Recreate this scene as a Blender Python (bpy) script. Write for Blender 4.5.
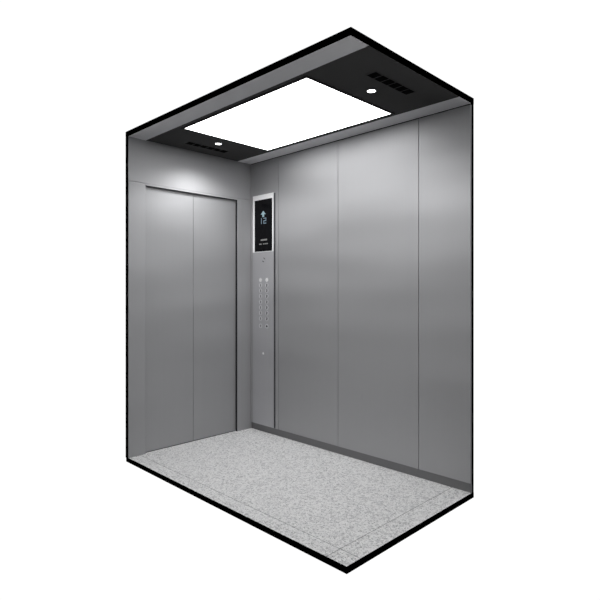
import bpy, bmesh, math
from mathutils import Vector

for o in list(bpy.data.objects):
    bpy.data.objects.remove(o)
SC = bpy.context.scene
COL = SC.collection

# ------------------------------------------------------------------ camera
W, D, H = 1.127, 2.030, 2.300            # car interior, metres: x to the right wall, y to the doors
cam_d = bpy.data.cameras.new('camera')
cam = bpy.data.objects.new('camera', cam_d)
COL.objects.link(cam)
YAW = 0.7847272
cam.location = (-1.7026, -1.4029, 1.1915)
cam.rotation_euler = (math.pi / 2, 0, YAW - math.pi / 2)
cam_d.sensor_width = 36.0
cam_d.lens = 36.0 * 508.53 / 600.0
cam_d.shift_y = (291.39 - 300.0) / 600.0
cam_d.clip_start = 0.02
SC.camera = cam

# ------------------------------------------------------------------ world: white backdrop beyond the car, invented grey surround shaped to tone the walls
SIDE_HIGH, SIDE_LOW, SIDE_TOP = 0.70, 0.02, 0.08    # invented surround's brightness beside and behind the viewer: just above eye level, below it, high up
BACK = 1.03
world = bpy.data.worlds.new('world')
SC.world = world
world.use_nodes = True
nt = world.node_tree
nt.nodes.clear()
tc = nt.nodes.new('ShaderNodeTexCoord')
dot = nt.nodes.new('ShaderNodeVectorMath'); dot.operation = 'DOT_PRODUCT'
dot.inputs[1].default_value = (0.7071, 0.7071, 0.0)
ramp = nt.nodes.new('ShaderNodeMapRange'); ramp.interpolation_type = 'SMOOTHSTEP'
ramp.inputs['From Min'].default_value = 0.08
ramp.inputs['From Max'].default_value = 0.42
ramp.inputs['To Min'].default_value = 0.0
ramp.inputs['To Max'].default_value = 1.0
sepw = nt.nodes.new('ShaderNodeSeparateXYZ')
zf = nt.nodes.new('ShaderNodeMapRange')
zf.inputs['From Min'].default_value = -0.5
zf.inputs['From Max'].default_value = 0.5
side = nt.nodes.new('ShaderNodeValToRGB'); side.color_ramp.interpolation = 'EASE'
el = side.color_ramp.elements
el[0].position, el[0].color = 0.28, (SIDE_LOW,) * 3 + (1,)
el[1].position, el[1].color = 1.0, (SIDE_TOP,) * 3 + (1,)
for p in (0.58, 0.80):
    k = el.new(p); k.color = (SIDE_HIGH,) * 3 + (1,)
mixw = nt.nodes.new('ShaderNodeMix'); mixw.data_type = 'FLOAT'
mixw.inputs['B'].default_value = BACK
bg = nt.nodes.new('ShaderNodeBackground')
bg.inputs['Color'].default_value = (1, 1, 1, 1)
wo = nt.nodes.new('ShaderNodeOutputWorld')
nt.links.new(tc.outputs['Generated'], dot.inputs[0])
nt.links.new(dot.outputs['Value'], ramp.inputs['Value'])
nt.links.new(tc.outputs['Generated'], sepw.inputs[0])
nt.links.new(sepw.outputs['Z'], zf.inputs['Value'])
nt.links.new(zf.outputs['Result'], side.inputs['Fac'])
nt.links.new(ramp.outputs['Result'], mixw.inputs['Factor'])
nt.links.new(side.outputs['Color'], mixw.inputs['A'])
nt.links.new(mixw.outputs['Result'], bg.inputs['Strength'])
nt.links.new(bg.outputs['Background'], wo.inputs['Surface'])

PANEL_LIGHT = 4.9                         # glow of the ceiling panel
BEAM, BEAM_ANGLE = 24.0, 146.0             # watts and cone of each downlight's beam
SPOT_LIGHT = 6.0                          # glow of the two round downlights

SC.view_settings.view_transform = 'Standard'
SC.view_settings.look = 'None'
SC.view_settings.exposure = 0.0
SC.view_settings.gamma = 1.0
SC.view_settings.use_curve_mapping = False
SC.cycles.max_bounces = 8
SC.cycles.use_denoising = True

# ------------------------------------------------------------------ materials
def mat(name, color, rough=0.5, metal=0.0, spec=0.5, emit=None, estr=0.0):
    m = bpy.data.materials.new(name)
    m.use_nodes = True
    b = m.node_tree.nodes['Principled BSDF']
    b.inputs['Base Color'].default_value = (*color, 1)
    b.inputs['Roughness'].default_value = rough
    b.inputs['Metallic'].default_value = metal
    b.inputs['Specular IOR Level'].default_value = spec
    if emit:
        b.inputs['Emission Color'].default_value = (*emit, 1)
        b.inputs['Emission Strength'].default_value = estr
    return m

WAVE = 0.02                               # slight waviness of the sheet steel, metres
def brushed(name, color, rough, metal=1.0, amount=0.05, scale=(260, 260, 1.5), spec=0.5):
    """steel with a fine vertical hairline grain"""
    m = mat(name, color, rough, metal, spec)
    n = m.node_tree.nodes; l = m.node_tree.links
    b = n['Principled BSDF']
    tcn = n.new('ShaderNodeTexCoord'); mp = n.new('ShaderNodeMapping')
    mp.inputs['Scale'].default_value = scale
    nz = n.new('ShaderNodeTexNoise'); nz.inputs['Scale'].default_value = 1.0; nz.inputs['Detail'].default_value = 3
    r = n.new('ShaderNodeMapRange')
    r.inputs['From Min'].default_value = 0.25; r.inputs['From Max'].default_value = 0.75
    r.inputs['To Min'].default_value = 1 - amount; r.inputs['To Max'].default_value = 1 + amount
    mul = n.new('ShaderNodeVectorMath'); mul.operation = 'SCALE'
    mul.inputs[0].default_value = color
    l.new(tcn.outputs['Object'], mp.inputs['Vector']); l.new(mp.outputs['Vector'], nz.inputs['Vector'])
    l.new(nz.outputs['Fac'], r.inputs['Value']); l.new(r.outputs['Result'], mul.inputs['Scale'])
    l.new(mul.outputs['Vector'], b.inputs['Base Color'])
    mp2 = n.new('ShaderNodeMapping'); mp2.inputs['Scale'].default_value = (1.3, 1.3, 4.0)
    nz2 = n.new('ShaderNodeTexNoise'); nz2.inputs['Scale'].default_value = 1.0; nz2.inputs['Detail'].default_value = 0
    bp = n.new('ShaderNodeBump'); bp.inputs['Strength'].default_value = 1.0; bp.inputs['Distance'].default_value = WAVE
    l.new(tcn.outputs['Object'], mp2.inputs['Vector']); l.new(mp2.outputs['Vector'], nz2.inputs['Vector'])
    l.new(nz2.outputs['Fac'], bp.inputs['Height']); l.new(bp.outputs['Normal'], b.inputs['Normal'])
    rr = n.new('ShaderNodeMapRange')
    rr.inputs['From Min'].default_value = 0.25; rr.inputs['From Max'].default_value = 0.75
    rr.inputs['To Min'].default_value = rough - 0.01; rr.inputs['To Max'].default_value = rough + 0.01
    l.new(nz.outputs['Fac'], rr.inputs['Value']); l.new(rr.outputs['Result'], b.inputs['Roughness'])
    return m

STEEL = (0.420, 0.421, 0.432)
M_STEEL = brushed('brushed_steel', STEEL, 0.66, 0.6, 0.02)
M_DOOR = brushed('door_steel', (0.385, 0.387, 0.397), 0.62, 0.5, 0.02)
M_PLATE = brushed('faceplate_steel', (0.50, 0.50, 0.52), 0.6, 0.5, 0.02)
M_BEZEL = mat('satin_aluminium', (0.93, 0.93, 0.94), 0.5, 0.0)
M_KICK = brushed('kick_steel', (0.20, 0.20, 0.205), 0.5, 0.5, 0.02)
M_BLACK = mat('black_shell', (0, 0, 0), 1.0, 0, 0.0)
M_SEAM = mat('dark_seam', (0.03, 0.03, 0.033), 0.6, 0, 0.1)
M_STRIP = mat('grey_ceiling_paint', (0.88, 0.88, 0.90), 0.7, 0, 0.2)
M_DARK = mat('charcoal_ceiling_paint', (0.078, 0.078, 0.078), 0.8, 0, 0.1)
M_FRAME = mat('charcoal_frame', (0.03, 0.03, 0.03), 0.7, 0, 0.1)
M_SLOT = mat('vent_black', (0.006, 0.006, 0.006), 0.9, 0, 0.0)
M_PANEL = mat('lamp_diffuser', (0.9, 0.9, 0.9), 0.5, 0, 0.2, (1, 1, 1), PANEL_LIGHT)
M_SPOT = mat('downlight_lens', (0.9, 0.9, 0.9), 0.4, 0, 0.2, (1, 1, 1), SPOT_LIGHT)
M_RING = mat('downlight_ring', (0.16, 0.16, 0.16), 0.5, 0, 0.3)
M_GLASS = mat('display_glass', (0.004, 0.004, 0.005), 0.10, 0, 0.08)
M_GLOW = mat('display_glow', (0.05, 0.08, 0.1), 0.5, 0, 0.0, (0.36, 0.50, 0.54), 0.7)
M_DIGIT = mat('digit_glow', (0.05, 0.07, 0.09), 0.5, 0, 0.0, (0.30, 0.40, 0.48), 0.5)
M_TEXT = mat('display_caption', (0.05, 0.05, 0.05), 0.5, 0, 0.0, (0.5, 0.5, 0.5), 0.36)
M_BUTTON = mat('button_steel', (0.62, 0.62, 0.64), 0.45, 0.4)
M_RIM = mat('button_rim_steel', (0.72, 0.72, 0.74), 0.45, 0.3)
M_BRIGHT = mat('pale_button', (0.88, 0.88, 0.88), 0.4, 0.0)
M_MARK = mat('engraved_mark', (0.05, 0.05, 0.055), 0.6, 0, 0.1)

def granite():
    m = mat('speckled_granite', (0.6, 0.6, 0.6), 0.55, 0, 0.3)
    n = m.node_tree.nodes; l = m.node_tree.links; b = n['Principled BSDF']
    tcn = n.new('ShaderNodeTexCoord')
    v = n.new('ShaderNodeTexVoronoi'); v.inputs['Scale'].default_value = 230
    v2 = n.new('ShaderNodeTexVoronoi'); v2.inputs['Scale'].default_value = 80
    cr = n.new('ShaderNodeValToRGB'); cr.color_ramp.interpolation = 'LINEAR'
    e = cr.color_ramp.elements
    e[0].position = 0.0; e[0].color = (0.30, 0.30, 0.31, 1)
    e[1].position = 1.0; e[1].color = (0.95, 0.95, 0.94, 1)
    for p, c in ((0.14, 0.64), (0.28, 0.86), (0.7, 0.92)):
        x = e.new(p); x.color = (c, c, c, 1)
    cr2 = n.new('ShaderNodeValToRGB')
    e2 = cr2.color_ramp.elements
    e2[0].position = 0.05; e2[0].color = (0.72, 0.72, 0.73, 1)
    e2[1].position = 0.45; e2[1].color = (1, 1, 1, 1)
    mx = n.new('ShaderNodeMix'); mx.data_type = 'RGBA'; mx.blend_type = 'MULTIPLY'
    mx.inputs[0].default_value = 1.0
    sep = n.new('ShaderNodeSeparateColor'); sep2 = n.new('ShaderNodeSeparateColor')
    l.new(tcn.outputs['Object'], v.inputs['Vector']); l.new(tcn.outputs['Object'], v2.inputs['Vector'])
    l.new(v.outputs['Color'], sep.inputs['Color']); l.new(v2.outputs['Color'], sep2.inputs['Color'])
    l.new(sep.outputs['Red'], cr.inputs['Fac']); l.new(sep2.outputs['Green'], cr2.inputs['Fac'])
    l.new(cr.outputs['Color'], mx.inputs[6]); l.new(cr2.outputs['Color'], mx.inputs[7])
    l.new(mx.outputs[2], b.inputs['Base Color'])
    return m
M_GRANITE = granite()
M_JOINT = mat('tile_joint', (0.16, 0.16, 0.17), 0.8, 0, 0.1)

# ------------------------------------------------------------------ mesh helpers
def bx(bm, x0, x1, y0, y1, z0, z1):
    vs = [bm.verts.new((x, y, z)) for z in (z0, z1) for x, y in ((x0, y0), (x1, y0), (x1, y1), (x0, y1))]
    for f in ((3, 2, 1, 0), (4, 5, 6, 7), (0, 1, 5, 4), (1, 2, 6, 5), (2, 3, 7, 6), (3, 0, 4, 7)):
        bm.faces.new([vs[i] for i in f])

def prism(bm, pts, z0, z1):
    """vertical prism over a counter-clockwise outline"""
    lo = [bm.verts.new((x, y, z0)) for x, y in pts]
    hi = [bm.verts.new((x, y, z1)) for x, y in pts]
    bm.faces.new(lo[::-1]); bm.faces.new(hi)
    for i in range(len(pts)):
        j = (i + 1) % len(pts)
        bm.faces.new((lo[i], lo[j], hi[j], hi[i]))

def plate(bm, pts, x, t):
    """polygon of (u, z) standing against the right wall; u runs from the door corner towards the viewer, so y = D - u; it rises t towards the car"""
    a = [bm.verts.new((x, D - u, z)) for u, z in pts]
    b = [bm.verts.new((x - t, D - u, z)) for u, z in pts]
    bm.faces.new(a); bm.faces.new(b[::-1])
    for i in range(len(pts)):
        j = (i + 1) % len(pts)
        bm.faces.new((a[j], a[i], b[i], b[j]))
    bmesh.ops.recalc_face_normals(bm, faces=bm.faces)

def ring_x(bm, u, z, r0, r1, x, t, n=24, a0=0.0, a1=math.tau):
    full = abs(a1 - a0 - math.tau) < 1e-6
    k = n if full else n + 1
    A = []
    for i in range(k):
        a = a0 + (a1 - a0) * i / n
        c, s = math.cos(a), math.sin(a)
        A.append([bm.verts.new((xx, D - (u + r * c), z + r * s)) for xx, r in ((x, r0), (x - t, r0), (x - t, r1), (x, r1))])
    for i in range(k if full else k - 1):
        p, q = A[i], A[(i + 1) % k]
        for j in range(4):
            bm.faces.new((p[j], p[(j + 1) % 4], q[(j + 1) % 4], q[j]))
    if not full:
        bm.faces.new(A[0]); bm.faces.new(A[-1][::-1])
    bmesh.ops.recalc_face_normals(bm, faces=bm.faces)

def lathe_z(bm, cx, cy, prof, n=40):
    """profile of (radius, z) turned about a vertical axis"""
    rings = []
    for r, z in prof:
        if r <= 1e-6:
            rings.append([bm.verts.new((cx, cy, z))])
        else:
            rings.append([bm.verts.new((cx + r * math.cos(math.tau * i / n), cy + r * math.sin(math.tau * i / n), z)) for i in range(n)])
    for p, q in zip(rings, rings[1:]):
        for i in range(n):
            j = (i + 1) % n
            if len(p) == 1 and len(q) > 1: bm.faces.new((p[0], q[i], q[j]))
            elif len(q) == 1 and len(p) > 1: bm.faces.new((p[i], p[j], q[0]))
            else: bm.faces.new((p[i], p[j], q[j], q[i]))
    bmesh.ops.recalc_face_normals(bm, faces=bm.faces)

def obj(name, bm, m, parent=None, bevel=0.0, smooth=False):
    me = bpy.data.meshes.new(name)
    bm.to_mesh(me); bm.free()
    me.materials.append(m)
    if smooth:
        for p in me.polygons: p.use_smooth = True
    o = bpy.data.objects.new(name, me)
    COL.objects.link(o)
    if parent:
        o.parent = parent
        o.matrix_parent_inverse = parent.matrix_world.inverted()
    if bevel:
        b = o.modifiers.new('bevel', 'BEVEL'); b.width = bevel; b.segments = 2; b.limit_method = 'ANGLE'
    return o

def box(name, dims, m, parent=None, bevel=0.0):
    bm = bmesh.new(); bx(bm, *dims)
    return obj(name, bm, m, parent, bevel)

def tag(o, label, cat, group=None, kind=None):
    o['label'] = label; o['category'] = cat
    if group: o['group'] = group
    if kind: o['kind'] = kind
    return o

def empty(name, loc):
    o = bpy.data.objects.new(name, None)
    COL.objects.link(o); o.location = loc; o.empty_display_size = 0.05
    bpy.context.view_layer.update()
    return o

# ------------------------------------------------------------------ floor
SW = 0.033                                # shell thickness
NF = (-0.006, 0.006)                      # near floor corner
NC = (0.009, -0.005)                      # near ceiling corner
bm = bmesh.new()
FO = [NF, (W + SW, -0.001), (W + SW, D + SW), (0, D + SW)]
prism(bm, FO, -0.030, -0.008)
prism(bm, [NF, (W + SW, -0.001), (W + SW, 0.003), (NF[0] + .004, NF[1] + .004)], -0.008, 0.0)
prism(bm, [NF, (NF[0] + .004, NF[1] + .004), (0.004, D + SW), (0, D + SW)], -0.008, 0.0)
floor = tag(obj('floor', bm, M_BLACK), 'pale speckled granite floor of the lift car with a black edge', 'floor', kind='structure')
g = 0.0017                                # half width of a joint
FX, FY = 0.094, 0.129
inner = [(NF[0] + .004, NF[1] + .004), (W + 0.02, 0.003), (W + 0.02, D + 0.055), (0.004, D + 0.055)]
def edge_x(y): return NF[0] + .004 + (0.004 - NF[0] - .004) * (y - NF[1]) / (D - NF[1])
def edge_y(x): return NF[1] + .004 + (0.003 - NF[1] - .004) * (x - NF[0]) / (W - NF[0])
XR, YB = W + 0.012, D + 0.0545
bm = bmesh.new()
prism(bm, [(NF[0] + .004, NF[1] + .004), (FX - g, edge_y(FX)), (FX - g, FY - g), (edge_x(FY), FY - g)], -0.008, 0.0)
prism(bm, [(FX + g, edge_y(FX)), (XR, 0.003), (XR, FY - g), (FX + g, FY - g)], -0.008, 0.0)
prism(bm, [(edge_x(FY), FY + g), (FX - g, FY + g), (FX - g, D + 0.03), (0.004, D + 0.03)], -0.008, 0.0)
prism(bm, [(FX + g, FY + g), (XR, FY + g), (XR, D + 0.03), (FX + g, D + 0.03)], -0.008, 0.0)
obj('granite_slab', bm, M_GRANITE, floor)
bm = bmesh.new()
bx(bm, FX - g, FX + g, edge_y(FX), D + 0.03, -0.008, -0.0006)
bx(bm, 0.0, FX - g, FY - g, FY + g, -0.008, -0.0006)
bx(bm, FX + g, XR, FY - g, FY + g, -0.008, -0.0006)
obj('joint', bm, M_JOINT, floor)

# ------------------------------------------------------------------ front wall with the doorway
DX0, DX1, DZ = 0.136, 0.982, 1.968        # doorway
TZ = 1.985                                # underside of the transom panel
RV = 0.024                                # depth of the door reveal
HT = H - 0.002
wf = bmesh.new()
bx(wf, -0.004, DX0 - .03, D + 0.012, D + SW, 0, HT)
bx(wf, DX1 + .03, W + .014, D + 0.012, D + SW, 0, HT)
bx(wf, DX0 - .03, DX1 + .03, D + 0.012, D + SW, DZ + .03, HT)
bx(wf, -0.004, -0.0005, D, D + 0.012, 0, HT)
wall_front = tag(obj('wall_front', wf, M_BLACK), 'brushed steel front wall around the sliding doors', 'wall', kind='structure')
def lining(bmx, x0, x1, z0, z1, ret_x=None, ret_z=None):
    bx(bmx, x0, x1, D, D + 0.0115, z0, z1)
bm = bmesh.new(); bx(bm, 0, W + .0135, D, D + 0.0115, TZ, HT)
obj('transom_panel', bm, M_STEEL, wall_front)
bm = bmesh.new(); bx(bm, DX0, DX1, D, D + RV, DZ + .001, TZ - .0012)
obj('door_head', bm, M_STEEL, wall_front)
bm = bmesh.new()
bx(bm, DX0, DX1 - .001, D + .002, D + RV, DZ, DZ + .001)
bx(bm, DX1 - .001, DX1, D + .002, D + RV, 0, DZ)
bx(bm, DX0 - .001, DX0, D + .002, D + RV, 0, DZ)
obj('reveal', bm, M_SEAM, wall_front)  # steel return faces coloured dark for the shade inside the reveal
bm = bmesh.new(); bx(bm, 0, DX0, D, D + 0.0115, 0.0, TZ - .0012); bx(bm, DX0 - .028, DX0 - .001, D + 0.0115, D + RV, 0, DZ)
obj('jamb_panel', bm, M_STEEL, wall_front, 0.003)
bm = bmesh.new(); bx(bm, DX1, W + .0135, D, D + 0.0115, 0.0, TZ - .0012); bx(bm, DX1, DX1 + .028, D + 0.0115, D + RV, 0, DZ)
obj('jamb_panel', bm, M_STEEL, wall_front, 0.003)

# two sliding leaves
XM = 0.560
def leaf(name, x0, x1, label):
    bm = bmesh.new(); bx(bm, x0, x1, D + RV + 0.003, D + RV + 0.030, 0.004, DZ + 0.02)
    o = obj(name, bm, M_DOOR, None, 0.0012)
    return tag(o, label, 'door', 'sliding lift door leaves', 'structure')
leaf('door_1', DX0 - .02, XM - .0014, 'steel sliding door leaf beside the open edge of the car')
leaf('door_2', XM + .0014, DX1 + .02, 'steel sliding door leaf nearest the control panel')
sill = box('trim_1', (DX0, DX1, D + RV + .001, D + RV + .030, 0.0, 0.003), M_SEAM)
tag(sill, 'dark door track along the floor under both door leaves', 'threshold', kind='structure')
gs = box('trim_2', (DX0 - .02, DX1 + .02, D + RV + 0.031, D + RV + 0.034, 0.0, DZ + .02), M_SEAM)
tag(gs, 'dark seal behind the meeting door leaves', 'door seal', kind='structure')

# ------------------------------------------------------------------ right wall
KZ = 0.058                                # kick plate height
PT = 0.014                                # panel thickness
bm = bmesh.new(); bx(bm, W + PT + .0005, W + SW, 0, D + SW, 0, HT)
wall_right = tag(obj('wall_right', bm, M_BLACK), 'right wall of tall brushed steel panels split by thin seams', 'wall', kind='structure')
seams = [D - 0.0005, 1.672, 1.030, 0.354, 0.001]
for a, b in zip(seams, seams[1:]):
    box('wall_panel', (W, W + PT, b + .0018, a - .0018, KZ, H - .0065), M_STEEL, wall_right, 0.0008)
kb = box('baseboard_right', (W + .0115, W + PT + .0004, 0.001, D - .001, 0.0, KZ - .001), M_KICK)
tag(kb, 'dark recessed steel kick plate along the foot of the right wall', 'skirting', kind='structure')

# ------------------------------------------------------------------ ceiling
bm = bmesh.new()
CO = [NC, (W + SW, -0.001), (W + SW, D + SW), (-0.004, D + SW)]
prism(bm, CO, H, H + 0.036)
ceiling = tag(obj('ceiling', bm, M_BLACK), 'charcoal lift ceiling between two grey side strips', 'ceiling', kind='structure')
CX0, CX1 = 0.137, 0.982
def cy(x): return NC[1] + (-0.001 - NC[1]) * (x - NC[0]) / (W + SW - NC[0]) + 0.002
bm = bmesh.new()
prism(bm, [(NC[0] + .001, NC[1] + .002), (CX0 - .0006, cy(CX0)), (CX0 - .0006, D - .0005), (0.001, D - .0005)], H - .002, H)
obj('side_strip', bm, M_STRIP, ceiling)
bm = bmesh.new()
prism(bm, [(CX1 + .0006, cy(CX1)), (W - .0005, cy(W)), (W - .0005, D - .0005), (CX1 + .0006, D - .0005)], H - .002, H)
obj('side_strip', bm, M_STRIP, ceiling)
LX0, LX1, LY0, LY1 = 0.183, 0.934, 0.431, 1.587
bm = bmesh.new()
prism(bm, [(CX0, cy(CX0)), (CX1, cy(CX1)), (CX1, D - .0005), (CX0, D - .0005)], H - .002, H)
obj('centre_panel', bm, M_DARK, ceiling)

# large rectangular lamp
ZC = H - .002
lamp = tag(empty('ceiling_lamp', ((LX0 + LX1) / 2, (LY0 + LY1) / 2, ZC)), 'large glowing white rectangular light panel in the charcoal ceiling', 'ceiling light')
fw = 0.018
bm = bmesh.new()
bx(bm, LX0 - fw, LX0, LY0 - fw, LY1 + fw, ZC - .003, ZC)
bx(bm, LX1, LX1 + fw, LY0 - fw, LY1 + fw, ZC - .003, ZC)
bx(bm, LX0, LX1, LY0 - fw, LY0, ZC - .003, ZC)
bx(bm, LX0, LX1, LY1, LY1 + fw, ZC - .003, ZC)
obj('frame', bm, M_FRAME, lamp)
box('diffuser', (LX0, LX1, LY0, LY1, ZC - .002, ZC), M_PANEL, lamp)

def copy_tree(o, dy, name=None):
    c = o.copy(); COL.objects.link(c)
    c.location = (o.location.x, o.location.y + dy, o.location.z)
    for ch in o.children:
        k = ch.copy(); COL.objects.link(k); k.parent = c
    return c

# round downlights, built about their own base
def flat_child(name, bm, m, parent, smooth=False):
    o = obj(name, bm, m, None, 0, smooth); o.parent = parent
    return o
dl = empty('downlight', (0.558, 0.298, ZC))
bm = bmesh.new(); lathe_z(bm, 0, 0, [(0.0235, 0), (0.0235, -.004), (0.027, -.004), (0.030, -.0005), (0.030, 0), (0.0235, 0)])
flat_child('trim_ring', bm, M_RING, dl, False)
bm = bmesh.new(); lathe_z(bm, 0, 0, [(0.0, 0), (0.0232, 0), (0.0232, -.0025), (0.012, -.0035), (0, -.0038)])
flat_child('lens', bm, M_SPOT, dl, False)
ld = bpy.data.lights.new('beam', 'SPOT')
ld.energy = BEAM; ld.spot_size = math.radians(BEAM_ANGLE); ld.spot_blend = 1.0; ld.shadow_soft_size = 0.02
lo = bpy.data.objects.new('beam', ld); COL.objects.link(lo); lo.parent = dl; lo.location = (0, 0, -0.03)
tag(dl, 'round white downlight in the charcoal ceiling near the open back edge', 'downlight', 'round ceiling downlights')
d2 = copy_tree(dl, 1.719 - 0.298)
tag(d2, 'round white downlight in the charcoal ceiling above the sliding doors', 'downlight', 'round ceiling downlights')

# slotted vents: a row of six openings each
vt = empty('ceiling_vent', (0.559, 0.165, ZC))
VW, VD, NS = 0.368, 0.056, 6
bm = bmesh.new(); bx(bm, -VW / 2 - .004, VW / 2 + .004, -VD / 2 - .004, VD / 2 + .004, -.0015, 0)
flat_child('grille', bm, M_DARK, vt)
pitch = VW / NS
for i in range(NS):
    x0 = -VW / 2 + i * pitch + .004
    bm = bmesh.new(); bx(bm, x0, x0 + pitch - .008, -VD / 2, VD / 2, -.0022, -.0015)
    flat_child('slot', bm, M_SLOT, vt)
tag(vt, 'black slotted air vent in the ceiling near the open back edge', 'vent', 'slotted ceiling vents')
v2 = copy_tree(vt, 1.862 - 0.165)
tag(v2, 'black slotted air vent in the ceiling just above the sliding doors', 'vent', 'slotted ceiling vents')

# ------------------------------------------------------------------ control panel on the right wall, in the corner
cop = tag(empty('control_panel', (W, D - 0.174, KZ)), 'tall steel lift control panel with black display and push buttons', 'control panel')
U0, U1 = 0.041, 0.306                     # from the corner towards the viewer
PX = W - 0.0002
T = 0.008
FP = PX - T                               # face of the plate
def P(name, pts, x, t, m, parent):
    bm = bmesh.new(); plate(bm, pts, x, t); return obj(name, bm, m, parent)
def rect(u0, u1, z0, z1): return [(u0, z0), (u1, z0), (u1, z1), (u0, z1)]
BZ = 1.500                                # foot of the bezel zone
fp = P('faceplate', rect(U0, U1, KZ + .003, 2.010), PX, T, M_PLATE, cop)
P('shadow_gap', rect(U1 + .0008, U1 + .013, KZ + .003, 2.006), PX, 0.0015, M_SEAM, cop)
# bezel: four-sided frame
b0, b1, c0, c1, c2, c3 = U0, U1, 0.066, 0.292, 1.529, 1.968
bm = bmesh.new()
plate(bm, rect(b0, c0, c2 - .004, 2.010), FP, 0.002)
plate(bm, rect(c1, b1, c2 - .004, 2.010), FP, 0.002)
plate(bm, rect(c0, c1, c3, 2.010), FP, 0.002)
plate(bm, rect(c0, c1, c2 - .004, c2), FP, 0.002)
obj('bezel', bm, M_BEZEL, cop)
disp = P('display', rect(c0, c1, c2, c3), FP, 0.0012, M_GLASS, cop)
DF = FP - 0.0012
# arrow
uc = 0.178
arrow = [(uc, 1.872), (uc + .032, 1.842), (uc + .012, 1.842), (uc + .012, 1.820), (uc - .012, 1.820), (uc - .012, 1.842), (uc - .032, 1.842)]
P('arrow', arrow[::-1], DF, 0.0006, M_GLOW, disp)
# seven-segment 1 and 2
def seg(u0, z0, w, h, which):
    t = 0.0075; q = []
    s = {'t': rect(u0, u0 + w, z0 + h - t, z0 + h), 'm': rect(u0, u0 + w, z0 + h / 2 - t / 2, z0 + h / 2 + t / 2), 'b': rect(u0, u0 + w, z0, z0 + t),
         'tr': rect(u0 + w - t, u0 + w, z0 + h / 2 + .001, z0 + h), 'br': rect(u0 + w - t, u0 + w, z0, z0 + h / 2),
         'bl': rect(u0, u0 + t, z0, z0 + h / 2), 'tl': rect(u0, u0 + t, z0 + h / 2, z0 + h)}
    return [s[k] for k in which]
for u0, which in ((0.122, ('tr', 'br')), (0.180, ('t', 'tr', 'm', 'bl', 'b'))):
    bm = bmesh.new()
    for r in seg(u0, 1.762, 0.036, 0.050, which): plate(bm, r, DF, 0.0006)
    obj('digit', bm, M_DIGIT, disp)
# small caption lines low on the display (too small to read)
P('caption', [(0.144, 1.620), (0.224, 1.620), (0.228, 1.633), (0.148, 1.633)], DF, 0.0005, M_TEXT, disp)
bm = bmesh.new()
for u0, u1 in ((0.127, 0.156), (0.174, 0.190), (0.196, 0.212), (0.218, 0.236)):
    plate(bm, rect(u0, u1, 1.588, 1.597), DF, 0.0005)
obj('caption', bm, M_TEXT, disp)

# engraved swirl under the display
bm = bmesh.new()
ring_x(bm, 0.182, 1.457, 0.013, 0.019, FP, 0.0006, 18, math.radians(10), math.radians(100))
ring_x(bm, 0.182, 1.457, 0.013, 0.019, FP, 0.0006, 18, math.radians(200), math.radians(290))
obj('emblem', bm, M_MARK, cop)

# push buttons: two columns of nine
rows = [1.288, 1.243, 1.197, 1.151, 1.102, 1.055, 1.009, 0.961, 0.899]
def glyph(col, row):
    if row == 0: return None
    if col == 0: return [(-.002, -.010), (.004, -.010), (.007, .010), (.001, .010)]
    if row == 8: return [(-.013, 0), (0, -.009), (.013, 0), (0, .009)]
    return [(-.008, -.011), (.001, -.011), (.009, .004), (.006, .012), (-.005, .012), (-.001, .002)]
for row, z in enumerate(rows):
    for col, u in enumerate((0.142, 0.223)):
        bm = bmesh.new()
        n = 24; r = 0.0145
        plate(bm, [(u + r * math.cos(math.tau * i / n), z + r * math.sin(math.tau * i / n)) for i in range(n)], FP, 0.0022)
        b = obj('button', bm, M_BRIGHT if row == 0 else M_BUTTON, cop, 0.0007)
        if row == 0: b['label'] = 'pale alarm button' if col == 0 else 'pale call button'
        gl = glyph(col, row)
        if gl: P('symbol', [(u + a, z + c) for a, c in gl], FP - 0.0022, 0.0004, M_MARK, b)
        bm = bmesh.new(); ring_x(bm, u, z, 0.0165, 0.0195, FP, 0.0012, 24)
        obj('rim', bm, M_RIM, b)

# service flap with its lock
sv = P('service_door', rect(0.128, 0.257, 0.545, 0.706), FP, 0.0020, M_PLATE, cop)
bm = bmesh.new()
n = 20
plate(bm, [(0.180 + .010 * math.cos(math.tau * i / n), 0.668 + .010 * math.sin(math.tau * i / n)) for i in range(n)], FP - .002, 0.003)
lk = obj('lock', bm, M_BRIGHT, sv)
lk['label'] = 'bright round lock'
